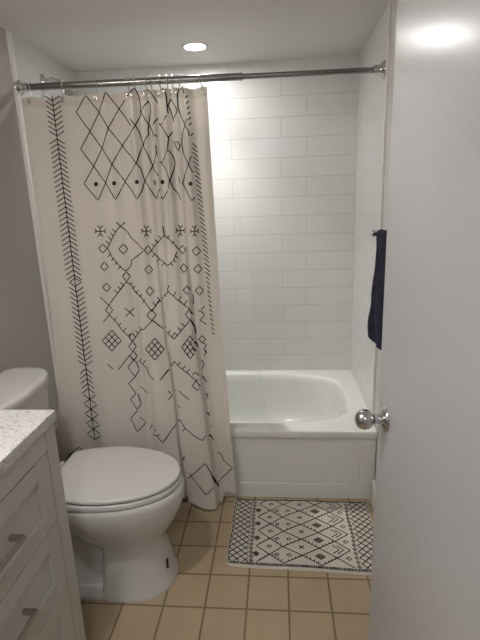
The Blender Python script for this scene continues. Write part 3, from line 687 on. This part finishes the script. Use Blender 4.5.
# ================================================================ TOWEL BAR AND TOWEL
BARX, BARZ = 0.384, 1.240
def build_bar():
    t = thing('towel_bar', 'chrome towel bar on the wall behind the open door', 'towel bar', (XR, 1.55, BARZ))
    bm = bmesh.new()
    add_tube(bm, [(BARX, 1.27, BARZ), (BARX, 1.80, BARZ)], 0.0085, 16); obj('bar', bm, M['chrome'], t)
    for y in (1.27, 1.80):
        bm = bmesh.new()
        add_lathe(bm, [(0.0225, 0.0), (0.0225, -0.006), (0.012, -0.010), (0.0105, -0.03), (0.0115, -0.062), (0.0125, -0.068), (0.0125, -0.080), (0.010, -0.083)], (XR-0.0005, y, BARZ), 'x', 24)
        obj('post', bm, M['chrome'], t, angle=50)
build_bar()
def build_towel():
    y0, y1 = 1.36, 1.775
    NV, NU = 60, 50
    bm = bmesh.new()
    prof = []
    # down the wall side, over the bar, down the room side
    for k in range(NV):
        prof.append(('b', k/(NV-1)))
    grid = []
    zb_back, zb_front = 0.90, 0.842
    rows = []
    for k in range(24): rows.append(('back', k/23))
    for k in range(1, 8): rows.append(('top', k/8))
    for k in range(40): rows.append(('front', k/39))
    for kind, s in rows:
        r = []
        for j in range(NU+1):
            v = j/NU; y = y0 + (y1-y0)*v
            n1 = noise.noise(Vector((y*14, 0.3, 1.7)))
            if kind == 'back':
                z = zb_back + (BARZ-zb_back)*s; x = BARX+0.0145 + 0.006*(1-s)
            elif kind == 'top':
                a = PI*s; x = BARX + 0.0145*math.cos(a); z = BARZ + 0.0145*math.sin(a)
            else:
                z = BARZ - (BARZ-zb_front + 0.006*math.sin(v*9))*s
                x = BARX - 0.0145 - 0.016*s**1.6 - 0.005*math.sin(y*46+2*s)*s + 0.006*math.sin(7*s+1.0)*s
                x += 0.006*noise.noise(Vector((y*16, z*12, 0.0)))
            yy = y + (0.012*math.sin(9*s+0.6)*s*v if kind == 'front' else 0) + 0.016*(sm(0.75, 1, s)*v if kind == 'front' else 0)
            if kind == 'front' and abs(s-0.51) < 0.05: yy -= 0.008*v
            r.append(bm.verts.new((x, yy, z)))
        grid.append(r)
    for a, b in zip(grid, grid[1:]):
        for j in range(NU): bm.faces.new((a[j], a[j+1], b[j+1], b[j]))
    o = surf('hand_towel', bm, M['navy'], origin=(BARX, 1.57, BARZ))
    md = o.modifiers.new('s', 'SOLIDIFY'); md.thickness = 0.005; md.offset = 0
    tag(o, 'navy blue towel hanging over the bar behind the open door', 'towel')
build_towel()

# ================================================================ CURTAIN ROD
RY, RZ = 2.062, 1.866
def build_rod():
    t = thing('curtain_rod', 'chrome tension rod running across the tub from wall to wall', 'curtain rod', (-0.33, RY, RZ))
    zl, zr = RZ+0.006, RZ-0.004
    xs = -0.135
    bm = bmesh.new(); add_tube(bm, [(XL+0.03, RY, zl), (xs, RY, RZ)], 0.0142, 24)
    add_lathe(bm, [(0.0142, 0), (0.0150, 0.001), (0.0150, 0.010), (0.0138, 0.011)], (xs-0.010, RY, RZ), 'x', 24)
    o = obj('outer_tube', bm, M['rod_chrome'], t); o['label'] = 'thicker tube of the rod'
    bm = bmesh.new(); add_tube(bm, [(xs-0.05, RY, RZ), (XR-0.03, RY, zr)], 0.0108, 24)
    o = obj('inner_tube', bm, M['rod_chrome'], t); o['label'] = 'thinner tube of the rod'
    for s, x, z in ((1, XL+0.0045, zl), (-1, XR-0.0045, zr)):
        bm = bmesh.new()
        prof = [(0.0, 0), (0.033, 0), (0.034, 0.003), (0.032, 0.008), (0.022, 0.016), (0.0185, 0.022), (0.0185, 0.040), (0.0145, 0.044)]
        add_lathe(bm, [(max(r, 0.0005), s*h) for r, h in prof], (x, RY, z), 'x', 32)
        obj('flange', bm, M['chrome'], t, angle=50)
build_rod()
def rod_z(x): return RZ + (-0.135-x)/(XR+1.095)*0.013

# ================================================================ SHOWER CURTAIN
ZT, ZB = 1.830, 0.02
def base_y(z):
    return 2.045-.118*(1.83-z) if z > .36 else 2.045-.118*1.47-(.36-z)*.02
XLT = [(2.0, -1.076), (1.82, -1.072), (1.60, -1.060), (1.40, -1.047), (1.10, -1.028), (0.90, -1.017), (0.60, -1.012), (0.45, -1.020), (0.34, -1.045), (-0.5, -1.050)]
def xl(z):
    for (za, xa), (zb, xb) in zip(XLT, XLT[1:]):
        if z >= zb: return xb + (xa-xb)*(z-zb)/(za-zb)
    return XLT[-1][1]
def xr(z): return -0.279 + 0.074*(max(0.0, ZT-z)/1.8)**1.25
TOPR = [(0.455, 0.010, 0.030), (0.605, 0.024, 0.024), (0.668, 0.016, 0.018), (0.715, 0.020, 0.014), (0.780, 0.030, 0.020), (0.838, 0.022, 0.016), (0.893, 0.034, 0.026), (0.972, 0.012, 0.024)]
BOTR = [(0.10, 0.006, 0.05), (0.30, 0.007, 0.06), (0.47, 0.010, 0.030), (0.535, 0.014, 0.020)]
def fold(a, z):
    s = (ZT-z)/(ZT-ZB)            # 0 top, 1 bottom
    wt = 1 - sm(0.12, 0.62, s)
    d = 0.0
    drift = -0.035*s
    for c, amp, w in TOPR:
        c2 = c + drift*(1 if c < 0.9 else 0.4)
        d += 1.12*amp*wt*math.exp(-((a-c2)/w)**2)
    wb = sm(0.1, 0.75, s)
    for c, amp, w in BOTR:
        d += amp*wb*math.exp(-((a-c)/w)**2)
    # two broad hanging facets with a tight crease between them, then the recessed side hem
    crease = 0.675 + (0.733-0.675)*sm(0.35, 1.0, s) - 0.01
    if s < 0.6: crease = 0.652 + (0.675-0.652)*s/0.6
    e1 = crease - 0.155
    e2 = crease + 0.165 + 0.02*s
    wv = sm(0.28, 0.62, s)
    f1 = sm(e1-0.03, e1+0.05, a)*(1-sm(crease-0.012, crease, a))
    d += wv*0.034*f1*(0.55+0.45*math.sin(PI*min(1, max(0, (a-e1)/(crease-e1)))))
    f2 = sm(crease, crease+0.016, a)*(1-sm(e2-0.020, e2, a))
    d += wv*0.066*f2*(0.6+0.4*math.sin(PI*min(1, max(0, (a-crease)/(e2-crease)))))
    d -= wv*0.010*sm(e2, e2+0.03, a)*(1-sm(0.97, 1.0, a))
    # soft waves over the whole cloth
    d += 0.0025*math.sin(a*43+0.8*s*3)*sm(0.02, 0.2, s)
    d += 0.003*math.sin(a*17+z*2.3+1.0)*math.sin(z*3.1+a*5)
    if a < 0.5: d += 0.004*math.sin(a*21)
    return d
def zbot(a):
    z = 0.045 - 0.035*sm(0.70, 0.89, a)
    if a > 0.915: z = 0.010 + 0.046*sm(0.915, 0.935, a)
    return z
HOOKX = [-1.037, -0.895, -0.750, -0.612, -0.588, -0.540, -0.517, -0.482, -0.455, -0.433, -0.405, -0.290]
def ztop(x):
    d = min(abs(x-h) for h in HOOKX)
    return ZT - 0.010*(1-math.exp(-(d/0.045)**2))
def cloth_pt(x, z, off=0.0):
    a = (x-xl(z))/(xr(z)-xl(z))
    return Vector((x, base_y(z) - fold(min(1, max(0, a)), z) - off, z))
def build_curtain():
    NA, NZ = 330, 130
    t = thing('shower_curtain', 'cream shower curtain printed with black diamonds, drawn to the left in front of the tub', 'shower curtain', (-0.65, RY, ZT))
    bm = bmesh.new(); g = []
    for i in range(NZ+1):
        row = []
        for j in range(NA+1):
            a = j/NA
            x_t = xl(ZT) + a*(xr(ZT)-xl(ZT))
            if i <= 4: z = ztop(x_t) - 0.0095*i
            else:
                za = ztop(x_t) - 0.038; z = za + (zbot(a)-za)*(i-4)/(NZ-4)
            x = xl(z) + a*(xr(z)-xl(z))
            row.append(bm.verts.new((x, base_y(z)-fold(a, z), z)))
        g.append(row)
    for i in range(NZ):
        for j in range(NA):
            f = bm.faces.new((g[i][j], g[i][j+1], g[i+1][j+1], g[i+1][j]))
            f.material_index = 1 if i < 4 else 0
    # the black print, as fine ribbons of ink lying on the cloth
    hw = 0.0020
    for s in PATTERN.split(';'):
        pts = [tuple(float(v)/1000 for v in q.split()) for q in s.split(',')]
        if len(pts) < 2: continue
        if len(pts) > 3 and pts[0] != pts[-1] and not all(True for _ in ()): pass
        fine = []
        for (xa, za), (xb, zb) in zip(pts, pts[1:]):
            L = math.hypot(xb-xa, zb-za); n = max(1, int(L/0.007))
            for k in range(n): fine.append((xa+(xb-xa)*k/n, za+(zb-za)*k/n))
        fine.append(pts[-1])
        prev = None
        for k, (x, z) in enumerate(fine):
            xa, za = fine[max(k-1, 0)]; xb, zb = fine[min(k+1, len(fine)-1)]
            dx, dz = xb-xa, zb-za; L = math.hypot(dx, dz) or 1
            nx, nz = -dz/L*hw, dx/L*hw
            yy = cloth_pt(x, z).y
            if not (xl(z) <= x <= xr(z)): prev = None; continue
            if prev and abs(yy-py) > 0.009: prev = None
            py = yy
            p = bm.verts.new(cloth_pt(x+nx, z+nz, 0.0022)); q = bm.verts.new(cloth_pt(x-nx, z-nz, 0.0022))
            if prev: 
                f = bm.faces.new((prev[0], prev[1], q, p)); f.material_index = 2
            prev = (p, q)
    surf('curtain_panel', bm, [M['curtain'], M['hem'], M['black']], t)
    for x in HOOKX:
        z = ztop(x)-0.018
        p = cloth_pt(x, z)
        bm = bmesh.new()
        n = 18; R = [[], []]
        V = []
        for rr in (0.0035, 0.0085):
            V.append([bm.verts.new((p.x+rr*math.cos(2*PI*k/n), p.y-0.0018, p.z+rr*math.sin(2*PI*k/n))) for k in range(n)])
        V.append([bm.verts.new((p.x+0.006*math.cos(2*PI*k/n), p.y-0.0042, p.z+0.006*math.sin(2*PI*k/n))) for k in range(n)])
        for k in range(n):
            k2 = (k+1) % n
            bm.faces.new((V[0][k], V[0][k2], V[2][k2], V[2][k])); bm.faces.new((V[2][k], V[2][k2], V[1][k2], V[1][k]))
        surf('grommet', bm, M['chrome'], t)
build_curtain()

# hooks: one built, the others copied along the rod
def hook_mesh(dx, dz):
    bm = bmesh.new()
    pts = []
    r = 0.0175
    for k in range(15):                       # loop over the rod
        a = -0.30*PI + 1.45*PI*k/14
        pts.append((0.0008*k-0.005, r*math.cos(a), r*math.sin(a)))
    # from the back of the rod down to the grommet and through it
    pts += [(0.006+dx*0.25, -0.012, -0.022), (0.005+dx*0.6, -0.012, -0.022+(dz+0.022)*0.55), (dx+0.002, -0.016, dz+0.010), (dx, -0.022, dz+0.002), (dx, -0.026, dz-0.006), (dx, -0.020, dz-0.010)]
    pts = [Vector(p) for p in pts]
    out = []
    for i in range(len(pts)-1):
        p0, p1, p2, p3 = pts[max(i-1, 0)], pts[i], pts[i+1], pts[min(i+2, len(pts)-1)]
        for k in range(4):
            t = k/4
            out.append(0.5*((2*p1)+(-p0+p2)*t+(2*p0-5*p1+4*p2-p3)*t*t+(-p0+3*p1-3*p2+p3)*t**3))
    out.append(pts[-1])
    add_tube(bm, out, 0.0021, 8)
    return bm
rods = [-1.037, -0.895, -0.750, -0.612, -0.588, -0.540, -0.517, -0.480, -0.450, -0.428, -0.398, -0.318]
words = ['on the rod beside the left wall flange', 'above the arrow stripe on the left of the curtain', 'above the first flat diamonds of the curtain',
         'first of the close cluster on the rod', 'second of the close cluster on the rod', 'third of the close cluster on the rod', 'fourth of the close cluster on the rod',
         'fifth of the close cluster on the rod', 'sixth of the close cluster on the rod', 'seventh of the close cluster on the rod', 'last of the close cluster on the rod',
         'slanting to the right-hand end of the curtain']
for i, (hx, gx) in enumerate(zip(rods, HOOKX)):
    rz = rod_z(hx); dx = gx-hx; dz = ztop(gx)-0.018-rz
    if i == 0:
        hook0 = obj('curtain_hook', hook_mesh(0.0, dz), M['chrome'])
        o = hook0
    elif abs(dx) < 0.006:
        o = hook0.copy(); COL.objects.link(o)
    else:
        o = obj('curtain_hook', hook_mesh(dx, dz), M['chrome'])
    o.location = (hx, RY, rz)
    tag(o, 'thin chrome curtain hook ' + words[i], 'curtain hook', 'hooks carrying the shower curtain')

# ================================================================ CLEAR LINER
def build_liner():
    bm = bmesh.new(); g = []
    NA, NZ = 40, 60
    for i in range(NZ+1):
        s = i/NZ; z = 1.825 + (0.20-1.825)*s
        xe = -0.205 + 0.150*s; xs_ = -1.00
        row = []
        for j in range(NA+1):
            a = j/NA; x = xs_ + (xe-xs_)*a
            y = 2.072 + 0.075*sm(0, 1, s) + 0.012*math.sin(a*38)*(0.3+0.7*s) + 0.010*math.exp(-((1-a)/0.02)**2)
            row.append(bm.verts.new((x, y, z)))
        g.append(row)
    for i in range(NZ):
        for j in range(NA): bm.faces.new((g[i][j], g[i][j+1], g[i+1][j+1], g[i+1][j]))
    o = surf('shower_liner', bm, M['liner'], origin=(-0.6, RY+0.02, 1.8))
    tag(o, 'clear plastic shower liner hanging inside the tub behind the printed curtain', 'shower liner')
build_liner()

# ================================================================ SHOWER HEAD
def build_shower():
    t = thing('shower_fixture', 'chrome shower head showing above the curtain near the left wall', 'shower head', (XL, 2.30, 1.98))
    bm = bmesh.new(); add_lathe(bm, [(0.028, 0), (0.028, 0.004), (0.012, 0.010), (0.0085, 0.012)], (XL+0.0045, 2.30, 1.955), 'x', 24)
    add_tube(bm, [(XL+0.01, 2.30, 1.955), (XL+0.05, 2.30, 1.957), (XL+0.085, 2.30, 1.945), (XL+0.105, 2.30, 1.925)], 0.0085, 14)
    obj('shower_arm', bm, M['chrome'], t)
    bm = bmesh.new()
    ax = Vector((0.5, 0, -0.866)); c = Vector((XL+0.105, 2.30, 1.925))
    P = [c, c+ax*0.02, c+ax*0.03, c+ax*0.055, c+ax*0.066]
    add_tube(bm, P, 0.01, 28, radii=[0.011, 0.013, 0.018, 0.034, 0.033])
    obj('spray_face', bm, M['chrome'], t)
build_shower()

# ================================================================ BATH MAT
def build_mat():
    X0, X1, Y0, Y1, H = -0.219, 0.396, 1.458, 1.892, 0.007
    t = thing('bath_mat', 'cream bath mat with black diamond pattern on the tiled floor beside the tub', 'bath mat', (0.08, 1.68, 0))
    def warp(x, y):
        v = (y-Y0)/(Y1-Y0); u = (x-X0)/(X1-X0)
        return (x + 0.002*math.sin(y*31), y + 0.026*(1-u)*(1-v) - 0.004*u*v + 0.002*math.sin(x*17))
    NX, NY = 120, 84
    bm = bmesh.new(); g = []
    for i in range(NY+1):
        row = []
        for j in range(NX+1):
            u, v = j/NX, i/NY
            x, y = X0+u*(X1-X0), Y0+v*(Y1-Y0)
            # rounded corners
            ex = max(0, 0.02-min(x-X0, X1-x)); ey = max(0, 0.02-min(y-Y0, Y1-y))
            if ex > 0 and ey > 0:
                L = math.hypot(ex, ey)
                if L > 0.02:
                    k = 0.02/L
                    x += (ex-ex*k)*(1 if u < 0.5 else -1); y += (ey-ey*k)*(1 if v < 0.5 else -1)
            e = min(x-X0, X1-x, y-Y0, Y1-y)
            h = H*sm(-0.002, 0.009, e) + 0.0008*noise.noise(Vector((x*70, y*70, 0)))
            wx, wy = warp(x, y)
            row.append(bm.verts.new((wx, wy, 0.002+h)))
        g.append(row)
    for i in range(NY):
        for j in range(NX): bm.faces.new((g[i][j], g[i][j+1], g[i+1][j+1], g[i+1][j]))
    # skirt to the floor
    ring = [g[0][j] for j in range(NX+1)] + [g[i][NX] for i in range(1, NY+1)] + [g[NY][j] for j in range(NX-1, -1, -1)] + [g[i][0] for i in range(NY-1, 0, -1)]
    low = [bm.verts.new((v.co.x, v.co.y, 0.0004)) for v in ring]
    for k in range(len(ring)):
        k2 = (k+1) % len(ring); bm.faces.new((ring[k], low[k], low[k2], ring[k2]))
    zt = H + 0.0034
    def line(pts, hw=0.0022):
        fine = []
        for (xa, ya), (xb, yb) in zip(pts, pts[1:]):
            L = math.hypot(xb-xa, yb-ya); n = max(1, int(L/0.012))
            for k in range(n): fine.append((xa+(xb-xa)*k/n, ya+(yb-ya)*k/n))
        fine.append(pts[-1]); prev = None
        for k, (x, y) in enumerate(fine):
            xa, ya = fine[max(k-1, 0)]; xb, yb = fine[min(k+1, len(fine)-1)]
            dx, dy = xb-xa, yb-ya; L = math.hypot(dx, dy) or 1
            nx, ny = -dy/L*hw, dx/L*hw
            if not (X0+0.004 < x < X1-0.004 and Y0+0.004 < y < Y1-0.004): prev = None; continue
            a = warp(x+nx, y+ny); b = warp(x-nx, y-ny)
            e = min(x-X0, X1-x, y-Y0, Y1-y); z = zt - H*(1-sm(-0.002, 0.009, e))
            p = bm.verts.new((*a, z)); q = bm.verts.new((*b, z))
            if prev: f = bm.faces.new((prev[0], prev[1], q, p)); f.material_index = 1
            prev = (p, q)
    def clip(a, b, xa, xb):
        """segment clipped to xa..xb"""
        (x0, y0), (x1, y1) = a, b
        if x0 > x1: (x0, y0), (x1, y1) = (x1, y1), (x0, y0)
        if x1 < xa or x0 > xb: return None
        def at(x): return y0+(y1-y0)*(x-x0)/(x1-x0)
        n0, n1 = max(x0, xa), min(x1, xb)
        return ((n0, at(n0)), (n1, at(n1)))
    def lattice(xa, xb, px, py, ph):
        n = 30
        for k in range(-n, n):
            y = Y0 + k*py + ph
            for s in (1, -1):
                a = (xa, y); b = (xb, y + s*(xb-xa)*py/px)
                # clip in y
                L = 60; prev = None; seg = []
                for q in range(L+1):
                    x = a[0]+(b[0]-a[0])*q/L; yy = a[1]+(b[1]-a[1])*q/L
                    if Y0+0.022 < yy < Y1-0.008: seg.append((x, yy))
                    elif seg:
                        if len(seg) > 1: line([seg[0], seg[-1]], 0.0023)
                        seg = []
                if len(seg) > 1: line([seg[0], seg[-1]], 0.0023)
    lattice(X0+0.006, X0+0.086, 0.034, 0.0330, 0.0)
    lattice(X1-0.090, X1-0.006, 0.034, 0.0330, 0.012)
    def square(cx, cy, w, h, hw=0.0017): line([(cx-w, cy), (cx, cy-h), (cx+w, cy), (cx, cy+h), (cx-w, cy)], hw)
    # dotted columns
    for cx in (X0+0.097, X1-0.102):
        y = Y0+0.03
        while y < Y1-0.02:
            square(cx, y, 0.008, 0.010, 0.0018); line([(cx-0.003, y), (cx+0.003, y)], 0.003)
            y += 0.0235
    # central zigzags
    xs_ = [-0.112, -0.102, -0.048, 0.006, 0.082, 0.152, 0.218, 0.275]
    P = 0.0932; yA = Y0 + 0.070; h = P/2
    for k in range(1, len(xs_)-1):
        for j in range(-2, 7):
            for s in (1, -1):
                # A centres sit in odd columns: vertices at (x_{k}, yA+jP) for even k, (x_k, yA+jP+h) for odd k
                y0 = yA + j*P + (0 if k % 2 == 0 else h)
                y1 = y0 + s*h
                ya, yb = y0, y1
                if min(ya, yb) < Y0+0.022 or max(ya, yb) > Y1-0.008:
                    x0, x1 = xs_[k], xs_[k+1]
                    seg = [(x0+(x1-x0)*q/20, ya+(yb-ya)*q/20) for q in range(21)]
                    seg = [q for q in seg if Y0+0.022 < q[1] < Y1-0.008]
                    if len(seg) > 1: line([seg[0], seg[-1]])
                    continue
                line([(xs_[k], ya), (xs_[k+1], yb)])
                if k in (1, 3, 5) and s == 1 or k in (2, 4) and s == -1:
                    for q in range(1, 5):
                        f = q/5; x = xs_[k]+(xs_[k+1]-xs_[k])*f; y = ya+(yb-ya)*f
                        line([(x, y), (x+0.004, y+0.012)], 0.0014)
    for j in range(-1, 5):
        y = yA + j*P
        if Y0+0.03 < y < Y1-0.02:
            for cx in (-0.102, 0.152):
                w_, h_ = (0.013, 0.014) if cx < 0 else (0.021, 0.016)
                n = 4
                for q in range(n+1):
                    f = q/n
                    line([(cx-w_+w_*f, y-h_*f), (cx+w_*f, y+h_-h_*f)], 0.0013); line([(cx-w_+w_*f, y+h_*f), (cx+w_*f, y-h_+h_*f)], 0.0013)
            square(-0.018, y, 0.009, 0.008, 0.0022); square(0.030, y, 0.009, 0.008, 0.0022)
            square(0.262, y, 0.010, 0.009, 0.0022)
        y2 = y + h
        if Y0+0.03 < y2 < Y1-0.02:
            square(-0.048, y2, 0.010, 0.008, 0.0022)
            line([(0.072, y2-0.009), (0.092, y2+0.009)], 0.0022); line([(0.092, y2-0.009), (0.072, y2+0.009)], 0.0022)
            for q in (0.0, 0.018): line([(0.205+q, y2-0.024), (0.232+q, y2), (0.205+q, y2+0.024)], 0.002)
    # black band of short stitches along the near edge, thin one along the far edge
    x = X0+0.012
    while x < X1-0.012:
        line([(x, Y0+0.007), (x+0.002+0.002*math.sin(x*900), Y0+0.020)], 0.0021); x += 0.0062
    line([(X0+0.01, Y1-0.0075), (X1-0.01, Y1-0.0075)], 0.003)
    line([(X0+0.007, Y0+0.01), (X0+0.007, Y1-0.01)], 0.0014)
    surf('pile', bm, [M['mat'], M['black']], t)
build_mat()

# ================================================================ LAMPS
def build_downlight(x, y, spot, spread, lens, label):
    t = thing('recessed_ceiling_light', label, 'ceiling light', (x, y, ZC))
    bm = bmesh.new(); n = 40; R = []
    for r, h in [(0.046, -0.001), (0.047, -0.005), (0.055, -0.006), (0.062, -0.003), (0.063, 0.0)]:
        R.append([bm.verts.new((x+r*math.cos(2*PI*k/n), y+r*math.sin(2*PI*k/n), ZC+h)) for k in range(n)])
    for a, b in zip(R, R[1:]):
        for k in range(n): bm.faces.new((a[k], a[(k+1) % n], b[(k+1) % n], b[k]))
    surf('trim_ring', bm, M['trim'], t)
    bm = bmesh.new()
    bm.faces.new([bm.verts.new((x+0.0465*math.cos(2*PI*k/n), y+0.0465*math.sin(2*PI*k/n), ZC-0.003)) for k in range(n)][::-1])
    surf('lens', bm, lens, t, smooth=False)
    ld = bpy.data.lights.new('beam', 'SPOT'); ld.energy = spot; ld.color = DOWNLIGHT_COL
    ld.spot_size = math.radians(spread); ld.spot_blend = 1.0; ld.shadow_soft_size = 0.04
    lo = bpy.data.objects.new('beam', ld); COL.objects.link(lo); lo.parent = t; lo.location = (0, 0, -0.008)
build_downlight(*DOWNLIGHT_POS, DOWNLIGHT_SPOT, 96, M['downlight'], 'round recessed ceiling light glowing over the tub')
build_downlight(-0.62, 0.68, DOWNLIGHT_SPOT*0.55, 120, M['room_downlight'], 'round recessed ceiling light above the vanity, nearest the doorway')
def build_vanity_fill():  # unseen wall lamp, added to light the front of the room
    y, z = 0.72, 1.83
    t = thing('vanity_fill_light', 'added three-globe fill light, unseen on the wall above the grey vanity', 'wall light', (XL, y, z))
    obj('back_plate', B(XL+0.0005, XL+0.02, y-0.19, y+0.19, z-0.04, z+0.04, bev=0.004), M['nickel'], t)
    for dy in (-0.13, 0.0, 0.13):
        bm = bmesh.new(); add_tube(bm, [(XL+0.02, y+dy, z), (XL+0.045, y+dy, z), (XL+0.06, y+dy, z+0.015)], 0.012, 14)
        add_lathe(bm, [(0.024, 0), (0.024, 0.012), (0.01, 0.014)], (XL+0.085, y+dy, z+0.0), 'z', 20)
        obj('arm', bm, M['nickel'], t)
        bm = bmesh.new(); bmesh.ops.create_uvsphere(bm, u_segments=24, v_segments=16, radius=0.034)
        bmesh.ops.translate(bm, verts=bm.verts, vec=(XL+0.085, y+dy, z+0.042))
        obj('globe', bm, M['globe'], t)
build_vanity_fill()
def build_hall_fill():  # lamp added behind the camera to fill the room with light
    x, y = -0.1, -0.55
    t = thing('hall_fill_light', 'added round fill light on the hallway ceiling, unseen behind the camera', 'ceiling light', (x, y, ZC))
    bm = bmesh.new(); add_lathe(bm, [(0.15, 0.0), (0.15, -0.02), (0.14, -0.022)], (x, y, ZC), 'z', 36); obj('rim', bm, M['trim'], t)
    bm = bmesh.new(); add_lathe(bm, [(0.137, -0.022), (0.125, -0.045), (0.08, -0.062), (0.02, -0.068)], (x, y, ZC), 'z', 36); obj('lens', bm, M['hall_fill_lens'], t)
build_hall_fill()
